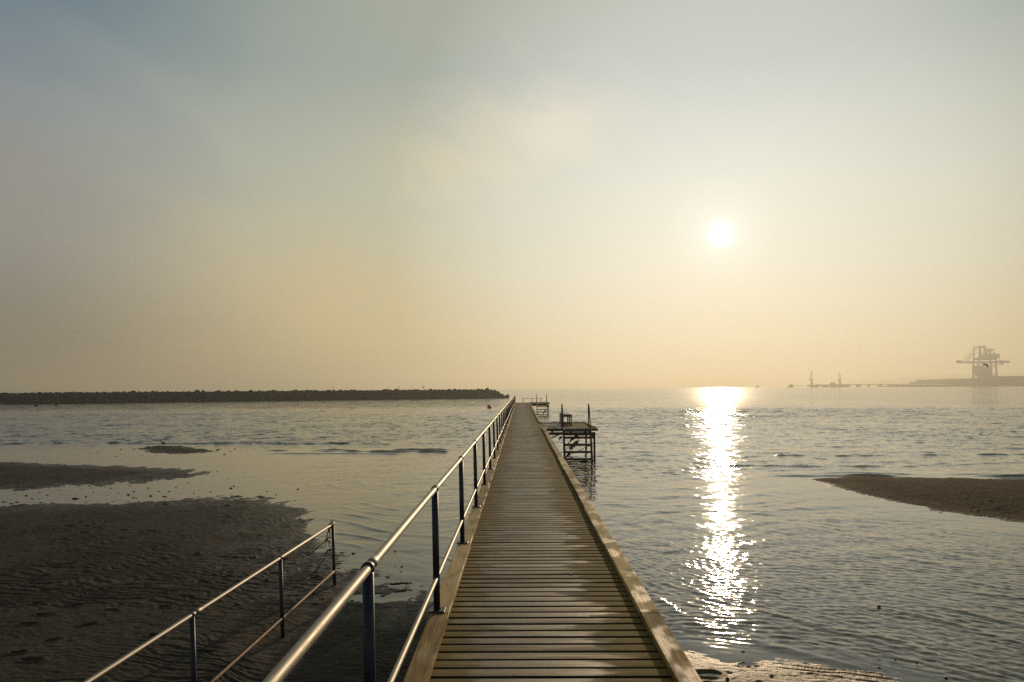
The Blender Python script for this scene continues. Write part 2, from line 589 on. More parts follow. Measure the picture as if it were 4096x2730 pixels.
def water_material():
    m, t, p = new_mat('sea_water')
    pos = t.n('ShaderNodeNewGeometry').outputs['Position']
    nrm = t.n('ShaderNodeNewGeometry').outputs['Normal']
    att = t.n('ShaderNodeAttribute', attribute_name='chop').outputs['Fac']
    p.inputs['Base Color'].default_value = (.080, .077, .047, 1)
    p.inputs['IOR'].default_value = 1.333
    a = t.noise(t.map(pos, (.6, 1, 1), (0, 0, .35)), 13.0, 2, .6, .3, color=True)
    b = t.noise(t.map(pos, (.75, 1, 1), (0, 0, -.1)), .45, 5, .82, .3, color=True)
    va = t.v('SUBTRACT', a, (.5, .5, .5))
    vb = t.v('SUBTRACT', b, (.5, .5, .5))
    dist = t.v('LENGTH', t.v('MULTIPLY', pos, (1, 1, 0)))
    # waves too small for the mesh far out count as surface roughness
    t.set(p.inputs['Roughness'], t.rng(dist, 25, 220, .05, .11))
    fa = t.rng(dist, 8, 60, .60, .52)
    fb = t.rng(dist, 26, 80, .0, .70)
    v = t.v('ADD', t.v('SCALE', va, scale=fa), t.v('SCALE', vb, scale=fb))
    v = t.v('MULTIPLY', v, t.mix(t.rng(dist, 15, 80, 0, 1), (.7, 1, 0, 1), (.24, 1.3, 0, 1)))
    v = t.v('SCALE', v, scale=att)
    t.set(p.inputs['Normal'], t.v('NORMALIZE', t.v('ADD', nrm, v)))
    return m


M['sand'] = sand_material()
M['water'] = water_material()

# ------------------------------------------------------------------ tidal flat and sea
MAIN = [(-90, 20), (-17.57, 20.71), (-14.32, 21.11), (-12.01, 21.24), (-9.68, 21.96), (-8.03, 22.23), (-6.9, 21.84), (-5.72, 19.86), (-4.75, 17.37),
        (-4.44, 15.88), (-3.8, 14.62), (-3.17, 13.71), (-2.42, 12.61), (-1.82, 11.92), (-1.37, 11.3), (0.29, 10.14), (1.99, 9.22),
        (2.55, 9.02), (3.21, 8.72), (3.78, 8.44), (4.14, 8.13), (4.38, 7.36), (5.5, 5), (8, 0), (12, -30), (-90, -30)]
BAR2 = [(-90, 36), (-29.39, 34.64), (-23.07, 34.02), (-19.7, 33.21), (-16.11, 31.7), (-13.37, 30.35), (-12.01, 29.34), (-12.03, 28.04), (-12.69, 27.4),
        (-13.19, 25.93), (-14.3, 25.3), (-15.29, 24.59), (-16.37, 24.13), (-19.78, 23.31), (-90, 22.5)]
PATCH = [(-20.66, 41.34), (-20.73, 43.2), (-19.45, 43.09), (-17.51, 41.38), (-15.84, 39.54), (-16.3, 38.51), (-17.19, 38.07), (-18.57, 38.69)]
RBAR = [(9.6, 26.3), (11.45, 26.84), (13.47, 26.34), (16.72, 25.54), (20.94, 24.6), (60, 20), (60, 8), (13.5, 13.0), (11.9, 15.6), (11.6, 17.72), (11.02, 18.66),
        (10.44, 19.62), (10.1, 20.92), (9.86, 22.21), (9.85, 24.39)]
FARL = [(-260, 285), (-229.85, 290.57), (-175.8, 259.39), (-134.13, 201.61), (-123.82, 182.68), (-132.74, 167.8), (-220, 170)]


def rows(dens, near_step, far_step, y0=5.0, ymax=9000, lim=120):
    ys = list(np.arange(-24, y0 - 1e-6, 0.6))
    y = y0
    while y < ymax:
        ys.append(y)
        st = min(max(y * y / (2419 * dens), near_step), far_step)
        if y > lim:
            st = far_step + (y - lim) * 0.03
        y += st
    ys.append(ymax)
    return np.array(ys)


def cols(nmain, smain, smax):
    a = np.linspace(-smain, smain, nmain)
    e = smain * (smax / smain) ** np.linspace(0, 1, 26)[1:]
    return np.concatenate([-e[::-1], a, e])


# --- sand
yv = rows(2.0, .016, .16, 5.0, 60, 60)
sv = cols(1150, .80, 6.0)
wv = np.maximum(yv, 5) + 2
Xs = wv[:, None] * sv[None, :]
Ys = np.repeat(yv[:, None], len(sv), 1)
n_big = fbm(Xs * .55, Ys * .4, 4, 3)
n_mid = fbm(Xs * 2.2, Ys * 1.6, 4, 11)
n_fin = fbm(Xs * 9, Ys * 9, 3, 23)
wob = n_big * .9 + n_mid * .28
dm = sdf(MAIN, Xs, Ys) + wob * .8
d2 = sdf(BAR2, Xs, Ys) + wob * .7
dp = sdf(PATCH, Xs, Ys) + wob * .35
dr = sdf(RBAR, Xs, Ys) + n_big * .25 + n_mid * .08


def prof(dd, top, ln, sl):
    return np.where(dd > 0, top * (1 - np.exp(-np.maximum(dd, 0) / ln)), np.maximum(dd * sl, -.5))


h = np.maximum.reduce([prof(dm, .12, 4.0, .05), prof(d2, .10, 3.0, .05), prof(dp, .10, .9, .06), prof(dr, .20, 3.0, .07)])
onbar = sstep(-.5, .3, dr)
near_r = (Xs > 1) & (Ys < 10)
n_str = fbm(Xs * 2.3, Ys * 1.1, 5, 131, .62)
h = h + (.006 * n_mid + .009 * n_fin + .030 * n_str * (1 - .5 * sstep(33, 37, Ys)) * np.clip(1 - np.abs(h) / .10, .15, 1)) * (1 - .25 * onbar) * (1 - .78 * near_r) * np.clip(.35 + (h > -.06), 0, 1)
# small-scale current ripples
wx = fbm(Xs * 1.1, Ys * 1.1, 3, 41)
amp = sstep(-.25, .35, fbm(Xs * .5, Ys * .5, 3, 57)) * .75 + .25
phase = 2 * math.pi * (Ys * .93 + Xs * .28 + wx * .42) / .105
rip = np.sin(phase) * .6 + .4 * np.sin(phase * .5 + 3 * wx)
h = h + rip * .0105 * (1 - .35 * near_r) * amp * (h > -.02) * (1 - sstep(24, 32, Ys))
# patchy dents and pools
h = h - .032 * sstep(.42, .75, fbm(Xs * 2.6, Ys * 2.0, 3, 71)) * (dm > .3) * (1 - sstep(14, 22, Ys)) * .5
pw = n_mid * .9 + n_str * .7
pool = np.exp(-(((Xs + 2.2 + .22 * n_big) / .52) ** 2 + ((Ys - 11.52 + .16 * pw) / .20) ** 2) ** 1.5)
h = h * (1 - pool) + pool * (-.03)
h = h + np.where(near_r, .004 * fbm(Xs * 7, Ys * 18, 3, 91), 0)


def stamp(px, py, rx, ry, dz, ang=0.0, rim=0.0):
    i0, i1 = np.searchsorted(yv, [py - 3 * max(rx, ry), py + 3 * max(rx, ry)])
    if i1 <= i0:
        return
    x = Xs[i0:i1] - px; y = Ys[i0:i1] - py
    ca, sa = math.cos(ang), math.sin(ang)
    q = ((x * ca + y * sa) / rx) ** 2 + ((-x * sa + y * ca) / ry) ** 2
    g_ = np.exp(-q * q if dz < 0 else -q)
    h[i0:i1] += dz * g_ + rim * np.exp(-((np.sqrt(q) - 1.35) / .35) ** 2)


FOOT = [(-8.8, 16.83), (-8.14, 16.75), (-7.22, 16.28), (-4.83, 15.15), (-5.16, 12.36), (-5.03, 11.46), (-7.34, 11.72), (-6.41, 10.96), (-6.99, 11.02), (-6.55, 10.47),
        (-6.5, 10.05), (-5.72, 10.05), (-5.77, 10.71), (-5.1, 10.87), (-5.92, 8.94), (-3.76, 9.0), (-8.07, 13.58), (-7.96, 12.7), (-3.42, 12.63), (-4.22, 13.0),
        (-9.51, 15.81), (-9.55, 17.11), (-5.8, 9.4), (-5.6, 8.7), (-4.6, 9.6)]
for (px, py) in FOOT:
    stamp(px, py, rnd.uniform(.085, .12), rnd.uniform(.04, .06), -rnd.uniform(.022, .042), rnd.uniform(-.3, .5), .012)
stamp(2.03, 8.41, .12, .08, -.07, 0, .01)
stamp(2.55, 8.72, .10, .05, -.04, .2, .008)


def lumps(n, fx, fy, lo, hi, zt):
    for _ in range(n):
        px, py = rnd.uniform(*fx), rnd.uniform(*fy)
        r_ = rnd.uniform(lo, hi)
        iy = min(np.searchsorted(yv, py), len(yv) - 1)
        ix = int(np.argmin(np.abs(Xs[iy] - px)))
        z0 = h[iy, ix]
        if z0 > -.16:
            stamp(px, py, r_ * rnd.uniform(1, 2.3), r_, max(zt * rnd.uniform(.6, 1.3) - min(z0, 0.0), .01), rnd.uniform(-.3, .3))


lumps(260, (-21, -7), (20.5, 25.5), .03, .075, .024)
lumps(100, (-14, -8), (25, 31), .03, .07, .022)
lumps(130, (-22, -13), (36.5, 43), .04, .09, .034)
lumps(150, (-19, -5), (11, 21), .02, .05, .022)
lumps(60, (-5.5, -2), (11, 15), .015, .035, .02)
lumps(90, (9.8, 17), (19, 26), .03, .07, .02)
lumps(24, (1.3, 4.5), (7.8, 9.2), .012, .025, .012)
h[:, :24] = np.minimum(h[:, :24], .15); h[:, -24:] = np.minimum(h[:, -24:], .25)
h[-1, :] = -.6
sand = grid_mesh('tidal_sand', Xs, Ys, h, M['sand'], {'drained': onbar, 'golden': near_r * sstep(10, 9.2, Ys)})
tag(sand, 'dark rippled wet sand flat with footprints and shallow pools', kind='structure')
# the sea bed carries the same sheet on to the horizon
nb = MB()
nb.add([(-9500, -900, -.62), (9500, -900, -.62), (9500, 9300, -.62), (-9500, 9300, -.62)], [(0, 1, 2, 3)])
tag(nb.build('sea_bed', M['sand']), 'sandy sea bed under the water', kind='structure')
fb = MB()
rg = random.Random(3)
nx_, ny_ = 60, 40
vsf = []
for j in range(ny_):
    for i in range(nx_):
        X_ = -240 + 125 * i / (nx_ - 1); Y_ = 165 + 125 * j / (ny_ - 1)
        vsf.append((X_, Y_))
va_ = np.array(vsf)
hf = prof(sdf(FARL, va_[:, 0], va_[:, 1]), 1.1, 6.0, .12)
fb.add([(a_[0], a_[1], z_) for a_, z_ in zip(vsf, hf)], [(j * nx_ + i, j * nx_ + i + 1, (j + 1) * nx_ + i + 1, (j + 1) * nx_ + i) for j in range(ny_ - 1) for i in range(nx_ - 1)], True)
tag(fb.build('sand_spit', M['sand']), 'pale sand spit in front of the breakwater', kind='structure')

# --- sea
yv = rows(2.0, .022, .11, 5.0, 9000, 105)
sv = cols(1120, .80, 6.0)
wv = np.maximum(yv, 5) + 2
X = wv[:, None] * sv[None, :]
Y = np.repeat(yv[:, None], len(sv), 1)
spx = np.repeat(np.gradient(sv)[None, :], len(yv), 0) * wv[:, None]
spy = np.repeat(np.gradient(yv)[:, None], len(sv), 1)
dmw = sdf(MAIN, X, Y); d2w = sdf(BAR2, X, Y); dpw = sdf(PATCH, X, Y); drw = sdf(RBAR, X, Y)
left = sstep(1.2, -1.2, X)
shel = np.minimum.reduce([sstep(.0, 6.0, -dmw), sstep(0, 5.0, -d2w), sstep(0, 3, -dpw)])     # 0 at the flats on the left
open_l = sstep(34, 44, Y + X * .12 + 2 * fbm(X * .12, Y * .1, 3, 5))
open_r = sstep(21, 30, Y - .1 * X + 2 * fbm(X * .12, Y * .1, 3, 6))
chop = open_l * left + open_r * (1 - left)
chop = np.maximum(chop, .10 + .24 * (1 - left) * sstep(11, 18, Y) + .26 * left * sstep(.5, 6, -dmw) * sstep(-13, -5, X) * sstep(13, 18, Y)) * (.35 + .65 * sstep(0, 4, -np.maximum.reduce([d2w, dpw, drw])))
gust = .92 + .4 * fbm(X * .05, Y * .03, 3, 19)
chop = chop * gust
r_near = (1 - left) * sstep(-.1, .9, -dmw) * (1 - .75 * sstep(13, 20, Y - .3 * X)) * (.25 + .75 * sstep(0, 3, -drw))
l_near = left * (.30 + .45 * sstep(.0, 5.0, -dmw) * sstep(14, 22, Y) * sstep(-9, -3, X))
l_near = l_near * (.15 + .85 * shel)
ripm = r_near + l_near
Z = np.zeros_like(X, np.float32); DX = np.zeros_like(Z); DY = np.zeros_like(Z)
rg = np.random.RandomState(12)
wpx = X + .9 * fbm(X * .22, Y * .22, 2, 31); wpy = Y + .9 * fbm(X * .22, Y * .22, 2, 37)


def add_set(n, l0, l1, slope, dir0, spread, mask, choppy=.8, seed=0):
    global Z, DX, DY
    Zt = np.zeros_like(Z)
    for i in range(n):
        L = l0 * (l1 / l0) ** rg.rand()
        a = dir0 + rg.randn() * spread
        k = 2 * math.pi / L
        kx, ky = k * math.sin(a), k * math.cos(a)
        A = slope * math.sqrt(2.0 / n) / k
        ph = kx * wpx + ky * wpy + rg.rand() * 6.283
        proj = np.abs(math.sin(a)) * spx + np.abs(math.cos(a)) * spy
        f = (1 - sstep(.22, .42, proj / L)) * mask * A
        c = np.cos(ph); s_ = np.sin(ph)
        Zt += (f * c).astype(np.float32)
        DX -= (choppy * f * math.sin(a) * s_).astype(np.float32)
        DY -= (choppy * f * math.cos(a) * s_).astype(np.float32)
    Z += Zt


add_set(48, .25, 1.0, .135, R(4), R(34), chop)
add_set(40, .9, 3.0, .062, R(2), R(34), chop)
add_set(54, .06, .22, .092, R(36), R(26), ripm)
# long shoaling wavelets left of the pier
ph = (wpx * .76 + wpy * .65) / .78 + 1.1 * fbm(X * .25, Y * .25, 3, 77)
fr = ph - np.floor(ph)
crest = np.exp(-((fr - .5) / np.where(fr > .5, .06, .14)) ** 2)
am = sstep(-.15, .45, fbm(X * .5, Y * .35, 3, 81)) * sstep(-9.0, -5.0, X) * sstep(-.4, -1.4, X) * sstep(11.5, 13.5, Y) * (1 - sstep(24, 32, Y)) * sstep(.0, 1.2, -dmw)
Z += (.024 * crest * am * (1 - sstep(.18, .4, spy / .8))).astype(np.float32)
am2 = sstep(-.05, .5, fbm(X * .4, Y * .4, 3, 85)) * sstep(1.2, 2.2, X) * sstep(.0, .5, -dmw) * (1 - sstep(10.5, 14, Y - .35 * X))
Z += (.013 * crest * am2).astype(np.float32)
# low breaking wavelets on the edge of the shallows
for (yc, x0, x1, sl, a_, wd, sd) in [(37.9, -14.5, -1.2, -.10, .10, .16, 1), (38.8, -13.5, -1.6, -.11, .08, .15, 9), (43, -30, -5, -.10, .08, .22, 2), (44.5, -34, -8, -.06, .08, .24, 3), (27.6, 3.5, 34, -.04, .10, .17, 4), (28.3, 9, 34, -.05, .05, .16, 8),
                                     (30.2, 3, 30, -.02, .06, .18, 5), (34.5, 8, 40, .02, .06, .2, 6), (36.3, -14, -2, -.1, .05, .18, 7)]:
    yl = yc + sl * X + .9 * fbm(X * .2, X * 0 + sd * 7.7, 4, 100 + sd)
    md = sstep(-.25, .25, fbm(X * .4, X * 0 + sd * 3.1, 3, 120 + sd)) * sstep(x0, x0 + 3, X) * (1 - sstep(x1 - 3, x1, X))
    Z += (a_ * md * np.exp(-((Y - yl) / wd) ** 2)).astype(np.float32)
Xw = X + DX; Yw = Y + DY
act = np.clip(np.maximum(chop, ripm * .6), .03, 1.3)
act = np.where(Y > 110, np.maximum(act, .8), act)
sea = grid_mesh('sea', Xw, Yw, Z, M['water'], {'chop': act})
tag(sea, 'grey gold sea with small waves and a bright sun path', kind='structure')

# ------------------------------------------------------------------ pier
DZ = 1.40                                            # deck level above water
P0, P1 = -6.0, 92.0
pier = empty('pier', (0.165, 0, 0), 'long straight wooden plank pier running out over the water', 'pier')


def slats(mb, x0, x1, y0, y1, rg, z=DZ):
    n = int(round((y1 - y0) / .15))
    for i in range(n):
        yc = y0 + (i + .5) * .15
        z_ = z + rg.uniform(-.0025, .002)
        tl = rg.uniform(-.010, .010)
        wd = .0578 + rg.uniform(-.0025, .0015)
        sk = rg.uniform(-.003, .003)
        xa, xb = x0 + rg.uniform(-.004, .004), x1 + rg.uniform(-.004, .004)
        pr = [(-wd, -.032), (wd, -.032), (wd, -.0045), (wd - .003, -.0006), (wd * .4, .0001), (-wd * .4, .0001), (-wd + .003, -.0006), (-wd, -.0045)]
        vs = []
        for xx, sgn in ((xa, -1), (xb, 1)):
            vs += [(xx, yc + p[0] + sk * sgn, z_ + p[1] + p[0] * tl) for p in pr]
        fs = [(k, (k + 1) % 8, 8 + (k + 1) % 8, 8 + k) for k in range(8)]
        fs = [f[::-1] for f in fs] + [tuple(range(8)), tuple(range(15, 7, -1))]
        mb.add(vs, fs)
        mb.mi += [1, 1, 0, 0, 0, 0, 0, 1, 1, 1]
    return mb


rg = random.Random(5)
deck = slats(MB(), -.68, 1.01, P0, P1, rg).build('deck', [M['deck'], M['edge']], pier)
YP = [3.3 + 2.57 * k for k in range(-3, 35)]          # bay lines: rail posts, board joints, piles
for a, b in zip(YP[:-1], YP[1:]):
    # left kerb boards
    z_ = DZ + .026 + rg.uniform(-.002, .003)
    dx_ = rg.uniform(-.006, .006)
    y0, y1 = a - .09 + .006, b - .09 - .004
    MB().box((-.630 + dx_, (y0 + y1) / 2, z_), (.142, y1 - y0, .046), Matrix.Rotation(rg.uniform(-.0012, .0012), 3, 'Z'), .004).build('kerb_board', M['kerb'], pier)
    # right kerb boards, interrupted at the bathing platforms
    for (s0, s1) in ((y0, min(y1, 32.9)), (max(y0, 37.9), y1)):
        s1 = min(s1, 87.0)
        if s1 - s0 > .2:
            MB().box((.962 + dx_, (s0 + s1) / 2, z_ + .002), (.142, s1 - s0, .048), Matrix.Rotation(rg.uniform(-.0012, .0012), 3, 'Z'), .004).build('kerb_board', M['kerb'], pier)
js = MB()
for xx in (-.58, .165, .91):
    js.box((xx, (P0 + P1) / 2, DZ - .135), (.07, P1 - P0, .19))
js.build('joist', M['timber'], pier)
for k, yy in enumerate(YP[1::2]):
    cb = MB().box((.165, yy, DZ - .315), (1.70, .14, .16)).build('cross_beam', M['timber'], pier)
    for xx in (-.5, .83):
        MB().path([(xx, yy, -.7), (xx, yy, DZ - .40)], [.095, .085], 12).build('pile', M['timber'], pier)

# leaf on the boards
lf = MB()
lf.add([(.445, 7.2, 1.4035), (.46, 7.185, 1.407), (.478, 7.20, 1.409), (.49, 7.215, 1.404), (.468, 7.222, 1.406), (.452, 7.214, 1.4055),
        (.445, 7.2, 1.4025), (.46, 7.185, 1.406), (.478, 7.20, 1.408), (.49, 7.215, 1.403), (.468, 7.222, 1.405), (.452, 7.214, 1.4045)],
       [(0, 1, 2, 3, 4, 5), (11, 10, 9, 8, 7, 6)] + [(i, i + 6, (i + 1) % 6 + 6, (i + 1) % 6) for i in range(6)])
lf.solo('leaf', M['leaf'], (.468, 7.2, 1.403), 'tiny dark curled dead leaf lying on the pier planks', 'leaf')

# ------------------------------------------------------------------ long pier railing
XR, XT, ZT, ZM = -.652, -.664, 2.378, 1.70
rail = empty('pier_railing', (XR, 0, DZ + .049), 'long blue-black posted handrail with two steel tubes along the pier', 'railing')


def rail_tube(x, z, r, y0, y1, seed):
    q = random.Random(seed)
    pts = []
    y = y0
    while y < y1:
        pts.append((x + q.uniform(-.004, .004), y, z + q.uniform(-.005, .005)))
        y += 2.57
    pts.append((x, y1, z))
    return pts


tr = MB().path(rail_tube(XT, ZT, .0, YP[0] - .6, 91.2, 2), .0212, 14).build('top_rail', M['steel'], rail)
mr = MB().path(rail_tube((XR * .70 + XT * .30), ZM, 0, YP[0] - .6, 91.2, 4), .0175, 12).build('mid_rail', M['steel'], rail)


def rail_post(y):
    pm = MB().path([(XR, y, DZ + .055), (XT, y, ZT - .02)], .0255, 14)
    po = pm.build('post', M['navy'], rail)
    MB().box((XR, y, DZ + .056), (.125, .125, .011), None, .004).build('base_plate', M['navy'], po)
    MB().path([(XT, y - .018, ZT), (XT, y + .018, ZT)], .0285, 14).build('collar', M['navy'], po)
    xm = XR * .7 + XT * .3
    MB().path([(xm, y - .016, ZM), (xm, y + .016, ZM)], .0265, 12).build('collar', M['navy'], po)
    MB().path([(XT, y + .045, ZT), (XT, y + .155, ZT)], .0245, 14).build('rail_sleeve', M['steel'], po)
    return po


p0 = rail_post(YP[2])
for yy in YP[3:]:
    c = p0.copy(); COL.objects.link(c); c.parent = rail
    c.location = (0, yy - YP[2], 0)
    for ch in list(p0.children):
        k = ch.copy(); COL.objects.link(k); k.parent = c

# ------------------------------------------------------------------ bathing platforms
PX0, PX1 = 1.035, 3.26


def make_platform(y0, label):
    y1 = y0 + 5.0
    t = empty('bathing_platform', (PX0, y0, 0), label, 'platform', 'bathing platforms on the right of the pier')
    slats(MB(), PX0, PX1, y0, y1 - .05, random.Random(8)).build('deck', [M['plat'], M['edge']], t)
    k = MB().box(((PX0 + PX1) / 2, y1 - .07, DZ + .025), (PX1 - PX0, .14, .046), None, .004)
    k.build('kerb_board', M['kerb'], t)
    MB().box((PX1 - .07, (y0 + y1) / 2 + .25, DZ + .025), (.14, 4.2, .046), None, .004).build('kerb_board', M['kerb'], t)
    MB().box(((PX0 + PX1) / 2, y0 - .025, DZ - .055), (PX1 - PX0 + .06, .045, .10), None, .004).build('edge_board', M['timber'], t)
    for yy in (y0 + .35, y1 - .4):
        b = MB()
        b.box((2.14, yy, DZ - .19), (2.16, .10, .018)).box((2.14, yy, DZ - .285), (2.16, .10, .018)).box((2.14, yy, DZ - .238), (2.16, .022, .078))
        b.build('beam', M['ladder'], t)
        MB().path([(3.17, yy, -.75), (3.17, yy, DZ - .294)], [.05, .044], 10).build('leg', M['ladder'], t)
        g_ = MB()
        g_.add([(3.13, yy - .01, DZ - .296), (2.93, yy - .01, DZ - .296), (3.13, yy - .01, DZ - .50), (3.13, yy + .01, DZ - .296), (2.93, yy + .01, DZ - .296), (3.13, yy + .01, DZ - .50)],
               [(0, 1, 2), (5, 4, 3), (0, 3, 4, 1), (1, 4, 5, 2), (2, 5, 3, 0)])
        g_.build('gusset', M['ladder'], t)
    j = MB()
    for xx in (1.35, 2.14, 2.95):
        j.box((xx, (y0 + y1) / 2, DZ - .106), (.07, 4.8, .14))
    j.build('joist', M['timber'], t)
    MB().bar((3.15, y0 + 4.4, .95), (1.2, y0 + .5, -.15), .016, 8).build('brace', M['ladder'], t)
    MB().bar((1.10, y0 + 2.0, .75), (1.75, y0 + .45, 1.16), .028, 8).build('brace', M['ladder'], t)
    MB().bar((3.12, y0 + .5, .70), (1.9, y0 + 3.2, -.2), .014, 8).build('brace', M['ladder'], t)
    return t


def make_ladder(y0, label):
    t = empty('bathing_ladder', (2.38, y0 - .2, 0), label, 'ladder', 'swimming ladders on the platforms')
    for xx in (1.80, 2.95):
        pts = [(xx + .05, y0 - .50, -.45), (xx + .03, y0 - .30, .6), (xx + .005, y0 - .13, 1.45), (xx - .025, y0 + .08, 2.34), (xx - .028, y0 + .14, 2.43), (xx - .028, y0 + .21, 2.455), (xx - .028, y0 + .28, 2.42),
               (xx - .03, y0 + .34, 2.32), (xx - .02, y0 + .55, 1.412)]
        MB().path(pts[:3], [.05, .048, .04], 10).build('side_rail', M['ladder'], t)
        MB().path(pts[2:], .024, 10).build('handrail', M['ladder'], t)
    for k, z_ in enumerate((1.31, 1.02, .72, .42, .125)):
        yy = y0 - .13 - (1.45 - z_) * .20
        MB().box((2.395 + .02 * (1.3 - z_), yy, z_), (1.10, .18, .09), None, .006).build('tread', M['ladder'], t)
    MB().box((2.38, y0 - .075, 1.16), (1.05, .012, .12)).build('bracket', M['ladder'], t)
    return t


pl1 = make_platform(32.9, 'weathered wooden bathing platform with a bench halfway along the pier')
pl2 = copy_tree(pl1)
pl2.location.y = 87.0
pl2['label'] = 'far wooden bathing platform at the very end of the pier'
ld1 = make_ladder(32.9, 'dark steel swimming ladder beside the bench, dipping into the water')
ld2 = copy_tree(ld1)
ld2.location.y = 87.0 - .2
ld2['label'] = 'far dark swimming ladder at the end of the pier'

# bench on the first platform
bn = empty('bench', (2.09, 36.05, DZ), 'small backless slatted wooden bench on the nearer bathing platform', 'bench')
sb = MB()
for i in range(4):
    sb.box((1.925 + i * .11, 36.05, DZ + .512), (.095, 2.72, .032), None, .004)
sb.build('seat', M['bench'], bn)
for yy in (34.76, 36.05, 37.34):
    f = MB()
    f.box((2.09, yy, DZ + .462), (.42, .06, .066)).box((2.09, yy, DZ + .055), (.42, .06, .05))
    f.build('frame', M['ladder'], bn)
    for xx in (1.905, 2.275):
        MB().box((xx, yy, DZ + .214), (.055, .062, .424)).build('leg', M['ladder'], bn)
MB().box((1.905, 36.05, DZ + .10), (.04, 2.5, .04)).build('stretcher', M['ladder'], bn)

# low rail across the pier head
lr = empty('low_end_rail', (1.35, 91.85, DZ), 'low three-posted wooden rail across the far pier end', 'rail')
for xx in (.27, 1.35, 2.43):
    MB().box((xx, 91.85, DZ + .24), (.065, .065, .48)).build('post', M['timber'], lr)
MB().box((1.35, 91.85, DZ + .50), (2.36, .09, .04), None, .004).build('top_rail', M['timber'], lr)

# ------------------------------------------------------------------ short railing on the sand
br = empty('beach_railing', (-2.98, 9.5, 0), 'short steel handrail on navy posts standing in the wet sand left of the pier', 'railing')


def bz(y): return 1.0 + .019 * (12.2 - y)
def bm_(y): return .25 + .018 * (12.2 - y)


def bx(y, z): return -2.985 - .026 * z


ys_ = [4.37, 6.97, 9.54, 12.2]
tp = [(bx(y, bz(y)), y, bz(y)) for y in (2.0, 4.37, 6.97, 9.54, 12.27)]
MB().path(tp, .0215, 14).build('top_rail', M['steel'], br)
mp = []
for i in range(34):
    y = 2.0 + 10.3 * i / 33
    mp.append((bx(y, bm_(y)), y, bm_(y)))
rgm = random.Random(4)
MB().path(mp, [.0175 + (rgm.uniform(0, .006) if p[1] > 10.3 else rgm.uniform(0, .001)) for p in mp], 12).build('lower_rail', M['rust'], br)
for y in ys_:
    po = MB().path([(bx(y, -.3), y, -.3), (bx(y, bz(y)), y, bz(y) - .018)], .0245, 12).build('post', M['navy'], br)
    MB().path([(bx(y, bz(y)), y - .02, bz(y)), (bx(y, bz(y)), y + .02, bz(y))], .0275, 12).build('collar', M['navy'], po)
    MB().path([(bx(y, bm_(y)), y - .016, bm_(y)), (bx(y, bm_(y)), y + .016, bm_(y))], .0265, 12).build('collar', M['navy'], po)
MB().path([(bx(7.0, bz(7.0)), 7.03, bz(7.0)), (bx(7.15, bz(7.15)), 7.16, bz(7.15))], .0238, 12).build('rail_sleeve', M['steel'], br)


# ------------------------------------------------------------------ seaweed
def strand(mb, a, b, r, rg, sag=.0, n=7, w_=.02):
    a, b = Vector(a), Vector(b)
    pts = []
    for i in range(n):
        f_ = i / (n - 1)
        p = a.lerp(b, f_) + Vector((rg.uniform(-w_, w_), rg.uniform(-w_, w_), rg.uniform(-w_, w_) - sag * math.sin(math.pi * f_)))
        if i == 0: p = a
        pts.append(p)
    mb.path(pts, [r * (1.1 - .7 * i / (n - 1)) for i in range(n)], 6)


rg = random.Random(21)
sw = MB()
yb = 12.08
tx, tz = bx(12.2, 1.0), bz(12.2)
ring = [(tx + .034 * math.cos(q), yb, tz + .034 * math.sin(q)) for q in [i * .55 for i in range(13)]]
sw.path(ring, .009, 6)
sw.path([(tx, yb, tz + .03), (tx + .01, yb, tz + .06), (tx + .03, yb, tz + .085), (tx + .05, yb, tz + .10)], [.010, .009, .007, .004], 6)
K1 = (tx - .055, yb - .02, tz - .20)
K2 = (tx - .005, yb - .02, tz - .37)
strand(sw, (tx - .03, yb, tz - .03), K1, .013, rg)
strand(sw, (tx - .015, yb, tz - .03), (tx - .01, yb, tz - .20), .010, rg)
strand(sw, (tx - .01, yb, tz - .20), K1, .010, rg)
strand(sw, K1, (tx - .36, yb - .06, tz - .45), .010, rg, .02)
strand(sw, K1, (tx - .10, yb - .03, tz - .33), .008, rg)
strand(sw, K1, K2, .012, rg)
strand(sw, K1, (tx + .02, yb - .02, tz - .30), .007, rg)
strand(sw, K2, (tx + .035, yb - .02, tz - .47), .009, rg)
strand(sw, K2, (tx - .03, yb - .02, tz - .46), .008, rg)
K3 = (tx - .16, yb - .05, tz - .60)
strand(sw, K2, K3, .012, rg)
strand(sw, K2, (tx - .13, yb - .05, tz - .44), .006, rg)
strand(sw, K3, (tx - .46, yb - .10, tz - .86), .006, rg, .03)
strand(sw, K3, (tx - .44, yb - .10, tz - .95), .006, rg, .02)
strand(sw, (tx - .28, yb - .05, tz - .36), (tx - .37, yb - .05, tz - .33), .003, rg)
sw.solo('seaweed', M['weed'], (tx, yb, tz), 'brown seaweed strands dangling from the end of the short beach railing', 'seaweed')
sw = MB()
for i in range(7):
    a = (bx(10.9, .3) + rg.uniform(-.02, .02), 10.95 + rg.uniform(-.12, .12), bm_(10.9) - .01)
    strand(sw, a, (a[0] + rg.uniform(-.08, .05), a[1] - rg.uniform(-.05, .1), a[2] - rg.uniform(.05, .13)), .006, rg, 0, 5, .01)
sw.solo('seaweed', M['weed'], (bx(10.9, .3), 10.95, bm_(10.9)), 'small tuft of weed hanging under the rusty lower beach rail', 'seaweed')


def weed_clump(a, b, n, ln, label, r=.014, grp=None):
    sw = MB()
    a, b = Vector(a), Vector(b)
    sw.path([a, a.lerp(b, .3), a.lerp(b, .6), b], [r * 1.2, r * 3, r * 2.6, r], 7)
    for i in range(n):
        p = a.lerp(b, rg.uniform(.05, .95))
        strand(sw, p, p + Vector((rg.uniform(-.10, .05), rg.uniform(-.05, .05), -rg.uniform(.3, 1) * ln)), r * .7, rg, 0, 5, .015)
    return sw.solo('seaweed', M['weed'], tuple(a.lerp(b, .5)), label, 'seaweed', grp)


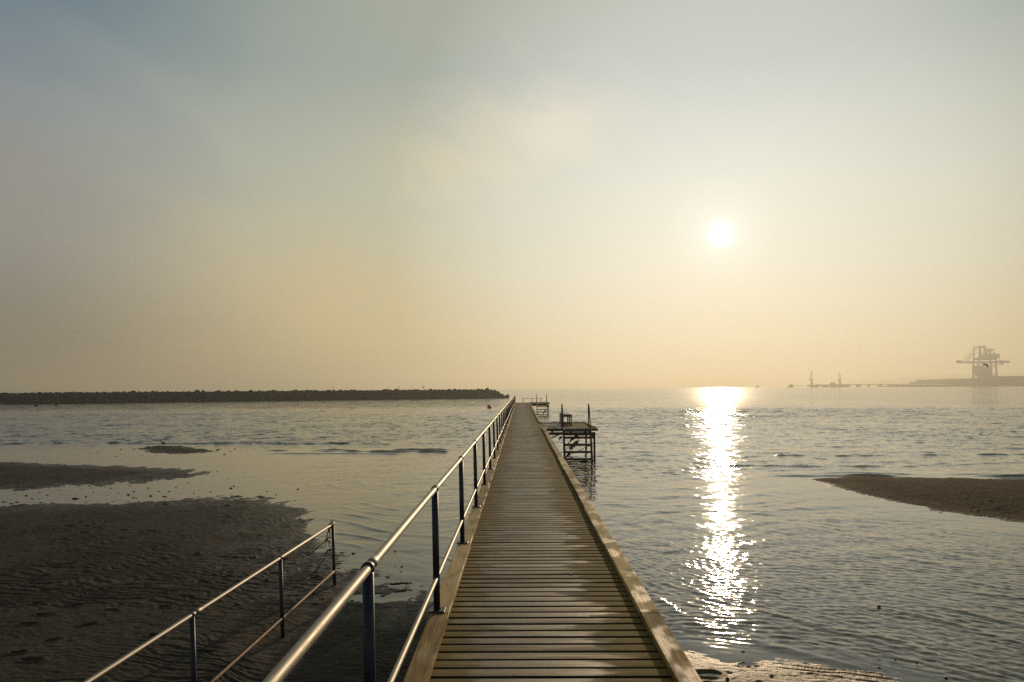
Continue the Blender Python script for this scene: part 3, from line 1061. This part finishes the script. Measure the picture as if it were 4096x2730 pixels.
weed_clump((2.75, 36.45, .66), (2.2, 35.2, .33), 14, .22, 'dark weed clump snagged on the slanting brace behind the nearer ladder treads', .03)
weed_clump((2.5, 33.6, 1.06), (2.15, 33.5, .86), 10, .16, 'weed tuft hanging below the second tread of the nearer ladder', .024)
weed_clump((2.25, 33.5, .90), (1.86, 33.45, .55), 5, .06, 'thin weed string trailing across the upper nearer ladder treads', .008)
weed_clump((1.78, 33.25, 1.04), (1.62, 33.25, .92), 6, .14, 'ragged weed hanging on the left of the nearer ladder', .018)
weed_clump((2.20, 33.9, .33), (1.95, 33.7, .08), 7, .10, 'weed clump low on the brace, just above the nearer ladder foot', .02)
weed_clump((2.85, 88.2, .60), (2.55, 88.0, .20), 8, .16, 'dark weed clump on the brace behind the far ladder', .03)
sw = MB()
for i in range(5):
    strand(sw, (-2.08 + rg.uniform(-.05, .05), 12.15 + rg.uniform(-.03, .03), .06), (-1.80 + rg.uniform(-.06, .06), 12.2 + rg.uniform(-.04, .04), .055), .012, rg, 0, 8, .012)
sw.solo('seaweed', M['weed'], (-1.93, 12.15, .05), 'small dark seaweed strip lying on wet sand beside the pier', 'seaweed')

# small lumps on the sand at the bottom right
for (px, py, s_, lb) in [(2.18, 8.22, .030, 'small dark stone on the golden wet sand beside the pier edge'), (3.94, 8.53, .022, 'tiny dark stone at the water edge on the lower right sand'),
                         (4.50, 8.22, .024, 'dark pebble at the far right tip of the lower right sand')]:
    MB().rock((px, py, .03), s_, random.Random(int(px * 100)), 2).solo('stone', M['rock'], (px, py, .02), lb, 'stone', 'small stones on the lower right sand')

# ------------------------------------------------------------------ floating things
fl = MB()
vs, fs = ICO[3]
fl.add([(5.05 + v.x * .026 + .006 * math.sin(v.z * 5), 10.93 + v.y * .024, .012 + v.z * .028) for v in vs], fs, True)
fl.solo('fishing_float', M['float'], (5.05, 10.93, 0), 'tiny orange-brown round float bobbing on the right hand water', 'float')
bu = empty('buoy', (-5.0, 121.5, 0), 'round red buoy floating left of the pier end', 'buoy')
b_ = MB()
b_.add([(-5.0 + v.x * .34, 121.5 + v.y * .34, .20 + v.z * .34) for v in vs], fs, True)
b_.build('ball', M['red'], bu)
MB().path([(-5.0 + .09 * math.cos(q), 121.5, .56 + .09 * math.sin(q)) for q in [i * .5 for i in range(7)]], .02, 6).build('lifting_eye', M['red'], bu)

# ------------------------------------------------------------------ mooring poles left
for (px, py, h_, lb, band) in [(-101.1, 158.9, 2.9, 'taller slim mooring pole with thick base, leftmost in the water', False), (-99.2, 162.8, 2.35, 'shorter slim mooring pole with pale ringed base, second from the left edge', True)]:
    po = empty('mooring_pole', (px, py, 0), lb, 'pole', 'mooring poles in front of the breakwater')
    MB().path([(px, py, -.5), (px, py, .45)], [.24, .22], 10).build('base', M['timber'], po)
    MB().path([(px + .18, py + .25, -.3), (px + .24, py + .25, h_ * .5), (px + .26, py + .25, h_)], [.11, .08, .05], 8).build('shaft', M['pole'], po)
    if band:
        MB().path([(px, py, .06), (px, py, .16)], .30, 12).build('ring', M['white'], po)

# ------------------------------------------------------------------ rock breakwater
bw = empty('breakwater', (-70, 213, 0), 'long dark breakwater of heaped boulders across the water on the left', 'breakwater')
A0, A1 = Vector((-185, 166.0, 0)), Vector((-3.6, 241.0, 0))
al = (A1 - A0); LEN = al.length; al.normalize()
nm = Vector((-al.y, al.x, 0))                       # away from the camera
prof_ = [(0, -.8), (.4, .1), (5.0, 2.75), (8.0, 2.8), (13, 0), (14, -.8)]


def endf(s):                                        # crest height factor along the length, dips to the head
    q = max(0.0, (s - (LEN - 8.5)) / 8.5)
    return 1 - q ** 4 * .6


core = MB()
n_ = 40
vs = []
for i in range(n_ + 1):
    s = LEN * i / n_
    e = endf(s)
    vs += [A0 + al * (s - 1.0) + nm * p[0] + Vector((0, 0, p[1] * e - .05)) for p in prof_]
fs = [(i * 6 + k, i * 6 + k + 1, i * 6 + 7 + k, i * 6 + 6 + k) for i in range(n_) for k in range(5)] + [tuple(range(6)), tuple(range(n_ * 6 + 5, n_ * 6 - 1, -1))]
core.add(vs, fs)
core.build('core', M['rock'], bw)
rg = random.Random(33)
rocks = []
for lay in range(7):
    f_ = lay / 6.0
    s = -1.0 + rg.uniform(0, 1)
    while s < LEN - .6 - (.0 if lay < 2 else .34 * lay):
        r_ = rg.choice((.4, .6, .75, .9, 1.15)) * rg.uniform(.85, 1.15) * (.74 if lay == 6 else 1)
        e = endf(s)
        off = .3 + f_ * 5.4 + rg.uniform(-.3, .3)
        z_ = (.10 + f_ * 2.42) * e + rg.uniform(-.15, .12)
        rocks.append((A0 + al * s + nm * off + Vector((0, 0, z_)), r_, lay))
        s += r_ * rg.uniform(.9, 1.4)
for q in range(26):                                 # rounded head
    an = rg.uniform(-1.5, 1.5)
    rr = rg.uniform(.2, 3.2)
    rocks.append((A1 + al * (-2.6 + rr * .9 * math.cos(an)) + nm * (3.2 + 3.6 * math.sin(an)) + Vector((0, 0, max(.0, .9 - .25 * rr))), rg.uniform(.5, .9), 3))
rocks.append((A1 + al * .2 + nm * 2.5 + Vector((0, 0, .55)), .95, 5))
rocks.append((A1 + al * 2.4 + nm * 3 + Vector((0, 0, .0)), .45, 5))
rocks.append((A1 + al * 3.3 + nm * 3 + Vector((0, 0, -.05)), .42, 5))
big = sorted(range(len(rocks)), key=lambda i: -(rocks[i][1] + (.3 if rocks[i][2] >= 4 else 0) + (.2 if rocks[i][0].x > -130 else -1)))[:100]
bs = set(big)
rub = MB()
for i, (c, r_, l_) in enumerate(rocks):
    if i in bs:
        MB().rock(c, r_, rg, 2).build('boulder', M['rock'], bw)
    else:
        rub.rock(c, r_, rg, 2)
tag(rub.build('rubble', M['rock'], bw), kind='stuff')


def on_bw(x):                                       # crest point for a given x
    s = (x - A0.x - nm.x * 6) / al.x
    return A0 + al * s + nm * 6.0 + Vector((0, 0, 3.0 * endf(s)))


for x_, h_, lb in [(-55.4, 1.35, 'thin bare stake standing on the breakwater crest, left of the perched birds'), (-33.1, 1.25, 'thin bare stake on the breakwater crest between two perched birds')]:
    c = on_bw(x_)
    MB().path([c + Vector((0, 0, -.6)), c + Vector((-.08, 0, h_ * .5)), c + Vector((-.16, 0, h_))], [.05, .045, .03], 6).solo('stake', M['timber'], tuple(c), lb, 'stake', 'thin stakes on the breakwater')


# ------------------------------------------------------------------ birds
def perched(loc, lean, label):
    x, y, z = loc
    t = empty('cormorant', loc, label, 'bird', 'dark birds perched on the breakwater')
    b = MB()
    L = [(0, .02, .05, .03), (.01, .03, .16, .10), (.0, .02, .30, .125), (lean * .1, .0, .44, .10), (lean * .2, -.02, .53, .05), (lean * .28, -.02, .60, .036), (lean * .32, -.04, .66, .045), (lean * .42, -.10, .67, .022), (lean * .55, -.2, .67, .008)]
    b.path([(x + p[0], y + p[1], z + p[2]) for p in L], [p[3] for p in L], 10, up=(0, 1, 0)).build('body', M['dark'], t)
    MB().path([(x - lean * .02, y + .03, z + .12), (x - lean * .12, y + .06, z - .02), (x - lean * .18, y + .08, z - .10)], [.05, .045, .02], 8).build('tail', M['dark'], t)
    for s_ in (-1, 1):
        MB().bar((x + .05 * s_, y, z - .02), (x + .05 * s_, y, z + .10), .018, 6).build('leg', M['dark'], t)
    return t


c = on_bw(-37.1); perched((c.x, c.y, c.z + .25), .15, 'dark bird perched upright on the breakwater, left of a thin stake')
c = on_bw(-30.0); perched((c.x, c.y, c.z + .25), .75, 'dark bird leaning right on the breakwater near its end')

gx, gy, gz = -20.35, 43.4, .0
gu = empty('gull', (gx, gy, gz), 'grey gull standing in shallow water behind a small sand patch', 'bird')
G = [(-.19, .265, .006), (-.155, .268, .014), (-.14, .27, .036), (-.11, .275, .042), (-.085, .25, .040), (-.05, .21, .062), (.0, .175, .078), (.06, .155, .070), (.12, .145, .042), (.17, .135, .022), (.23, .125, .010)]
MB().path([(gx + p[0], gy, gz + p[1]) for p in G], [p[2] for p in G], 12).build('body', M['white'], gu)
for s_ in (-1, 1):
    Wn = [(-.04, .215, .02), (.0, .20, .045), (.06, .175, .042), (.13, .155, .028), (.24, .13, .006)]
    MB().path([(gx + p[0], gy + s_ * .055, gz + p[1]) for p in Wn], [p[2] for p in Wn], 8).build('wing', M['gullgrey'], gu)
    MB().path([(gx + .015 + .025 * s_, gy + .02 * s_, gz - .05), (gx + .012 + .025 * s_, gy + .02 * s_, gz + .06), (gx + .02 + .02 * s_, gy + .02 * s_, gz + .12)], .007, 6).build('leg', M['legs'], gu)
MB().path([(gx - .165, gy, gz + .275), (gx - .135, gy, gz + .285), (gx - .108, gy, gz + .285)], [.018, .040, .030], 10).build('hood', M['dark'], gu)


def flyer(loc, sc, label, wl, wr, mat, cat='bird'):
    x, y, z = loc
    t = empty('flying_bird', loc, label, cat, 'birds in flight over the sea')
    B = [(-.20, .006), (-.15, .03), (-.05, .055), (.06, .05), (.15, .025), (.24, .008)]
    MB().path([(x + p[0] * .3 * sc, y + p[0] * sc, z) for p in B], [p[1] * sc for p in B], 8).build('body', mat, t)
    for wp in (wl, wr):
        MB().path([(x + p[0] * sc, y + p[3] * sc, z + p[1] * sc) for p in wp], [p[2] * sc for p in wp], 8, .14, up=(0, 0.35, 1)).build('wing', mat, t)
    return t


WL = [(.0, .0, .09, 0), (-.12, .05, .10, -.02), (-.24, .035, .085, .0), (-.34, -.02, .05, .04), (-.42, -.06, .008, .08)]
WR = [(.0, .0, .09, 0), (.10, .03, .10, -.02), (.20, -.08, .085, .0), (.28, -.21, .05, .04), (.33, -.31, .008, .08)]
flyer((36.05, 60, 4.72), .72, 'dark bird flying with bent wings in front of the harbour crane', WL, WR, M['dark'])
W2 = [(.0, .0, .08, 0), (-.15, .07, .08, 0), (-.32, .02, .05, 0), (-.5, -.03, .01, .03)]
W3 = [(.0, .0, .08, 0), (.15, .07, .08, 0), (.32, .02, .05, 0), (.5, -.03, .01, .03)]
flyer((57.2, 130, 9.6), .22 / .5, 'tiny bird high in the haze between the sun and the crane', W2, W3, M['dark'])
flyer((84.1, 150, 5.1), .26 / .5, 'tiny bird low over the jetty left of the crane', W2, W3, M['dark'])
flyer((-81.3, 140, 13.9), .28 / .5, 'tiny lone bird in the grey sky on the far left', W2, W3, M['dark'])
sb_ = MB()
G2 = [(-.17, .20, .008), (-.13, .21, .03), (-.10, .20, .035), (-.06, .10, .06), (.02, .07, .085), (.10, .08, .06), (.20, .11, .01)]
sb_.path([(-68 + p[0], 163.2, p[1]) for p in G2], [p[2] for p in G2], 8)
sb_.solo('swimming_bird', M['dark'], (-68, 163.2, 0), 'small dark bird swimming in front of the breakwater', 'bird')

# ------------------------------------------------------------------ far shore: quay, crane, jetty, hills, vessels
CX, CY = 898.0, 1500.0
K = .0656


def cp(px, py, dy=0.0):                             # crane drawing units to metres
    return (CX + (px - 1200) * K, CY + dy, (1334 - py) * K)


qs = [(-60, 1290), (0, 1275), (200, 1255), (600, 1250), (640, 1195), (800, 1175), (840, 1120), (930, 1118), (1530, 1112), (1650, 1090), (1800, 1125), (1990, 1110), (2353, 1100), (3400, 1085), (5200, 1100)]
qm = MB()
vs = []
rg = random.Random(9)
for (px, py) in qs:
    x, y, z = cp(px, py)
    vs += [(x, CY - 22, -1), (x, CY - 16, z * .55), (x, CY, z), (x, CY + 200, z + 1), (x, CY + 260, -1)]
qm.add(vs, [(i * 5 + k, i * 5 + k + 1, i * 5 + 6 + k, i * 5 + 5 + k) for i in range(len(qs) - 1) for k in range(4)])
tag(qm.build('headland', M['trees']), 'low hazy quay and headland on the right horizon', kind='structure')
tm = MB()
for i in range(150):
    q = rg.uniform(150, 2600)
    k_ = max(k for k in range(len(qs) - 1) if qs[k][0] <= q)
    a_, b_ = qs[k_], qs[k_ + 1]
    py = a_[1] + (b_[1] - a_[1]) * (q - a_[0]) / (b_[0] - a_[0])
    x, y, z = cp(q, py)
    tm.rock((x, CY + rg.uniform(-12, 30), z - .3), rg.choice((.8, 1.2, 1.6, 2.4, 3.2)) * rg.uniform(.8, 1.4) * (.6 if q < 620 else 1), rg, 2)
tag(tm.build('shore_bushes', M['trees']), 'hazy bushes and rubble along the far quay', kind='stuff')
wh = empty('warehouse', cp(2400, 1110, 60), 'long flat-roofed warehouse faint in haze at the right edge', 'building')
x0, _, z0 = cp(2000, 1040)
MB().box((x0 + 60, CY + 70, z0 / 2), (120, 40, z0)).build('wall', M['concrete'], wh)
MB().box((x0 + 60, CY + 70, z0 + .4), (122, 42, .8)).build('roof', M['ship'], wh)

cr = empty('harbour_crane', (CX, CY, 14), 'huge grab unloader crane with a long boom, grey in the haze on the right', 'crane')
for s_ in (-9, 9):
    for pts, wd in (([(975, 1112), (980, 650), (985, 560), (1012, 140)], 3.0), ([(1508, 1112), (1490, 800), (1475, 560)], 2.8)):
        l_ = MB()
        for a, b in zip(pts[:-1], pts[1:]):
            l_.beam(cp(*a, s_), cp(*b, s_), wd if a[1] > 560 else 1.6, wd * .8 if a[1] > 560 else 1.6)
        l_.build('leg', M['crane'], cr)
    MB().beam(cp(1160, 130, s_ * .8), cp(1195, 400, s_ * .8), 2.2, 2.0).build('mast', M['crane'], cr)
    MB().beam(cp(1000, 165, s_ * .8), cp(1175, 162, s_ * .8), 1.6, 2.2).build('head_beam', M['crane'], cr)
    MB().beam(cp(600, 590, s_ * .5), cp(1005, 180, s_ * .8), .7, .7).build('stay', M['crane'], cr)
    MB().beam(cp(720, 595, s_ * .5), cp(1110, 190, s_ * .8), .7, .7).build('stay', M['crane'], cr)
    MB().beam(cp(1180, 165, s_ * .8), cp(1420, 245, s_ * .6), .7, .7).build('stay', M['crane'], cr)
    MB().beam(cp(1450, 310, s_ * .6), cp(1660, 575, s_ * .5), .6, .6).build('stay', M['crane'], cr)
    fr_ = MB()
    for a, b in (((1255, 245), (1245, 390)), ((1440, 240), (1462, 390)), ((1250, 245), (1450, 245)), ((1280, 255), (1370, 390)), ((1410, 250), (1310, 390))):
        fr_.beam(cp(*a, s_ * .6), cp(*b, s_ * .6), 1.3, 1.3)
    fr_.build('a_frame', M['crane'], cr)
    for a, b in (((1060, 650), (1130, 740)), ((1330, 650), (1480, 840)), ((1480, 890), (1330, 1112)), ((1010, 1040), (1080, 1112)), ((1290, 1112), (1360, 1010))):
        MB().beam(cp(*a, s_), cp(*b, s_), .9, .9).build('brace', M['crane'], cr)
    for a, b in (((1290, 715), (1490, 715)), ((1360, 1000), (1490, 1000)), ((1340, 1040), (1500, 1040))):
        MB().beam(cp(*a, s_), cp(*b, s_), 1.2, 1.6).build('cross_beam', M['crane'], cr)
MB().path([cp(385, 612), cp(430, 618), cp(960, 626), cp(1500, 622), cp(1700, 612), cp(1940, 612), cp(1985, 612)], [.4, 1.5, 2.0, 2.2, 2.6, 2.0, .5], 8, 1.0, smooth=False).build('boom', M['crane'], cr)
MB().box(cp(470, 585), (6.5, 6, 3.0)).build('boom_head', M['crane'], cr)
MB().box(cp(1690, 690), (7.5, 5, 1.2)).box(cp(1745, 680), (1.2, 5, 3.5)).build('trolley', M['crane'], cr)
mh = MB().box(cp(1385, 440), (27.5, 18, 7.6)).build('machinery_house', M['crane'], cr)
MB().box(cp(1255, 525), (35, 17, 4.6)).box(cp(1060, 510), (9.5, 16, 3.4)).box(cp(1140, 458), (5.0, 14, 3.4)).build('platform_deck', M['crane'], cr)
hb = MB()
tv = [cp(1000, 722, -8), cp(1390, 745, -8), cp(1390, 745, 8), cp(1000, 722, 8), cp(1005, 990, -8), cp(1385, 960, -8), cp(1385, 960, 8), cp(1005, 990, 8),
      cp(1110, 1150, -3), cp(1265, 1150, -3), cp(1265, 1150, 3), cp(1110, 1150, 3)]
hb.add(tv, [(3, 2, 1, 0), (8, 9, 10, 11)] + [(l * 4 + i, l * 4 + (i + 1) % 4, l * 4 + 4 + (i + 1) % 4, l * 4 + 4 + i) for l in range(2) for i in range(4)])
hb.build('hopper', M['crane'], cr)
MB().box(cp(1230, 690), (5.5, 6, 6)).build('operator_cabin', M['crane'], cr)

# jetty with loading arms
JY = 1700.0
JK = .1105


def jp(px, py, dy=0.0):
    return (588.7 + (px - 80) * JK, JY + dy, (468 - py) * JK)


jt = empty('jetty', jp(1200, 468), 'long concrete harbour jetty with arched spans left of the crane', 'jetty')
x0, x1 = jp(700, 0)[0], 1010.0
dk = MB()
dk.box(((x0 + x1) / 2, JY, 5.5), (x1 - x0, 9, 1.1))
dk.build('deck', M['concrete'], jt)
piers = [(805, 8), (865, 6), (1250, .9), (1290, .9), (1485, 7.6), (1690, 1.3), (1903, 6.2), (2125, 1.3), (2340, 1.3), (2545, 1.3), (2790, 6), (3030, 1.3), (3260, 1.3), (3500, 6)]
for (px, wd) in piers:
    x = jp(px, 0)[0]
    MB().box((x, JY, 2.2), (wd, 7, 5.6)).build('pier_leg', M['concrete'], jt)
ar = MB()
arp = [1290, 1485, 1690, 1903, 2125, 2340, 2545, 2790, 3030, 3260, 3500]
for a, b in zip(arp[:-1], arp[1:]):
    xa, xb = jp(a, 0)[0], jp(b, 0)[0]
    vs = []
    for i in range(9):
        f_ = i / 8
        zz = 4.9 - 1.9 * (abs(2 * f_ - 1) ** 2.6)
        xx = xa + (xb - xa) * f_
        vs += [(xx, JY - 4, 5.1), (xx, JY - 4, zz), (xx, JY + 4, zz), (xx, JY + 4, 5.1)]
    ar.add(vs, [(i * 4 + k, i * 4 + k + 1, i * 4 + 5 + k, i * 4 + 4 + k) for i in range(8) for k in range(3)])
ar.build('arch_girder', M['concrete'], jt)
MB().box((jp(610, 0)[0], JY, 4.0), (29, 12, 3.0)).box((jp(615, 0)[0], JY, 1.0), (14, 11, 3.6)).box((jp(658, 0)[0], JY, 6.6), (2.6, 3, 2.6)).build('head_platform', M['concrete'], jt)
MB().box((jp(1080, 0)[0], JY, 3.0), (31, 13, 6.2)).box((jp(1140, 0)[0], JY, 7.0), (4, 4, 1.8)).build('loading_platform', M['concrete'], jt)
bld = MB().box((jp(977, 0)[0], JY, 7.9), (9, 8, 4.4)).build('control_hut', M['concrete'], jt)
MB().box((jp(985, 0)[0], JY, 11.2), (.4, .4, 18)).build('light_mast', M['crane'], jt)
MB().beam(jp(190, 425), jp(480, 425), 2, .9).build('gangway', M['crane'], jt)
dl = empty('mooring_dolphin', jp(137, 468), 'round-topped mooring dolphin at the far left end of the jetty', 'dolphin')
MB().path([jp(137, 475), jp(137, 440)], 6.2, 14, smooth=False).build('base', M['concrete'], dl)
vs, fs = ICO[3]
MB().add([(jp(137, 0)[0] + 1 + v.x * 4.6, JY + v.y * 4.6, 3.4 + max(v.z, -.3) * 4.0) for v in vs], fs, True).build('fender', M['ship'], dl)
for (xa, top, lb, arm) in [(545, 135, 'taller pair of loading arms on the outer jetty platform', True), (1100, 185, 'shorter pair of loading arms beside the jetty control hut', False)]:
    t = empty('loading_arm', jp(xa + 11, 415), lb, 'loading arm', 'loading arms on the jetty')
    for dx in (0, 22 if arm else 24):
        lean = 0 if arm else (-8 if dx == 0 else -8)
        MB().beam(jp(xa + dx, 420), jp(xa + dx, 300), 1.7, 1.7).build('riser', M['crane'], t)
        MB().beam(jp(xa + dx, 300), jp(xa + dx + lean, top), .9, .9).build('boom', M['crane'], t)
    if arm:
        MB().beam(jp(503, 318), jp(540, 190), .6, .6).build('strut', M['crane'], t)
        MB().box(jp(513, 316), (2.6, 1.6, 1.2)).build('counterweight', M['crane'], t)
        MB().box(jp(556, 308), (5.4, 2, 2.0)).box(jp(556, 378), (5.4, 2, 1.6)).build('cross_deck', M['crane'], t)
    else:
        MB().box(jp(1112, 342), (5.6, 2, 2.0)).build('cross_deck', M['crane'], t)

# hills
hp = [(2050, 0), (2270, 16), (2440, 36), (2570, 52), (2740, 66), (2920, 76), (3100, 82), (3420, 88), (3900, 90), (4900, 78)]
hm = MB()
vs = []
for (x, z) in hp:
    z *= .96
    vs += [(x, 4900, -1), (x, 5050, z * .6), (x, 5250, z), (x, 5500, z * .9), (x, 5900, -1)]
hm.add(vs, [(i * 5 + k, i * 5 + k + 1, i * 5 + 6 + k, i * 5 + 5 + k) for i in range(len(hp) - 1) for k in range(4)], True)
tag(hm.build('hills', M['hill']), 'faint hazy hills behind the crane', kind='structure')

# vessels
sh = empty('cargo_ship', (-646, 5000, 0), 'very faint ship silhouette in the haze beyond the breakwater', 'ship')
hu = MB()
hu.add([(-672, 4990, 5), (-618, 4990, 5), (-622, 4990, -1), (-666, 4990, -1), (-672, 5010, 5), (-618, 5010, 5), (-622, 5010, -1), (-666, 5010, -1)],
       [(0, 1, 2, 3), (7, 6, 5, 4), (0, 4, 5, 1), (1, 5, 6, 2), (3, 2, 6, 7), (0, 3, 7, 4)])
hu.build('hull', M['ship'], sh)
MB().box((-640, 5000, 13), (24, 16, 16)).box((-642, 5000, 24), (12, 12, 8)).build('superstructure', M['ship'], sh)
fbt = empty('fishing_boat', (676, 2200, 0), 'tiny fishing boat silhouette on the horizon right of the sun path', 'boat')
hu = MB()
hu.add([(669.5, 2198, 2.6), (682.5, 2198, 3.2), (680.5, 2198, -.4), (671, 2198, -.4), (669.5, 2202, 2.6), (682.5, 2202, 3.2), (680.5, 2202, -.4), (671, 2202, -.4)],
       [(0, 1, 2, 3), (7, 6, 5, 4), (0, 4, 5, 1), (1, 5, 6, 2), (3, 2, 6, 7), (0, 3, 7, 4)])
hu.build('hull', M['ship'], fbt)
MB().box((675, 2200, 4.4), (4, 3, 3)).build('wheelhouse', M['ship'], fbt)
MB().bar((677, 2200, 3), (677, 2200, 8), .15, 6).build('mast', M['ship'], fbt)

# ------------------------------------------------------------------ sea haze
hz = MB()
HX, HY0, HY1, HZ0, HZ1 = 9600, -950, 9350, -1.7, 93.0
hz.add([(-HX, HY0, HZ0), (HX, HY0, HZ0), (HX, HY1, HZ0), (-HX, HY1, HZ0), (-HX, HY0, HZ1), (HX, HY0, HZ1), (HX, HY1, HZ1), (-HX, HY1, HZ1)],
       [(0, 3, 2, 1), (4, 5, 6, 7), (0, 1, 5, 4), (1, 2, 6, 5), (2, 3, 7, 6), (3, 0, 4, 7)])
hm_ = bpy.data.materials.new('sea_haze')
hm_.use_nodes = True
t = NT(hm_.node_tree)
pv = t.n('ShaderNodeVolumePrincipled')
pv.inputs['Color'].default_value = (.645, .635, .56, 1)
pv.inputs['Density'].default_value = .00049
pv.inputs['Anisotropy'].default_value = .55
ho = t.n('ShaderNodeOutputMaterial')
t.set(ho.inputs['Volume'], pv.outputs[0])
tag(hz.build('haze', hm_), 'thin warm sea haze in the air', kind='stuff')
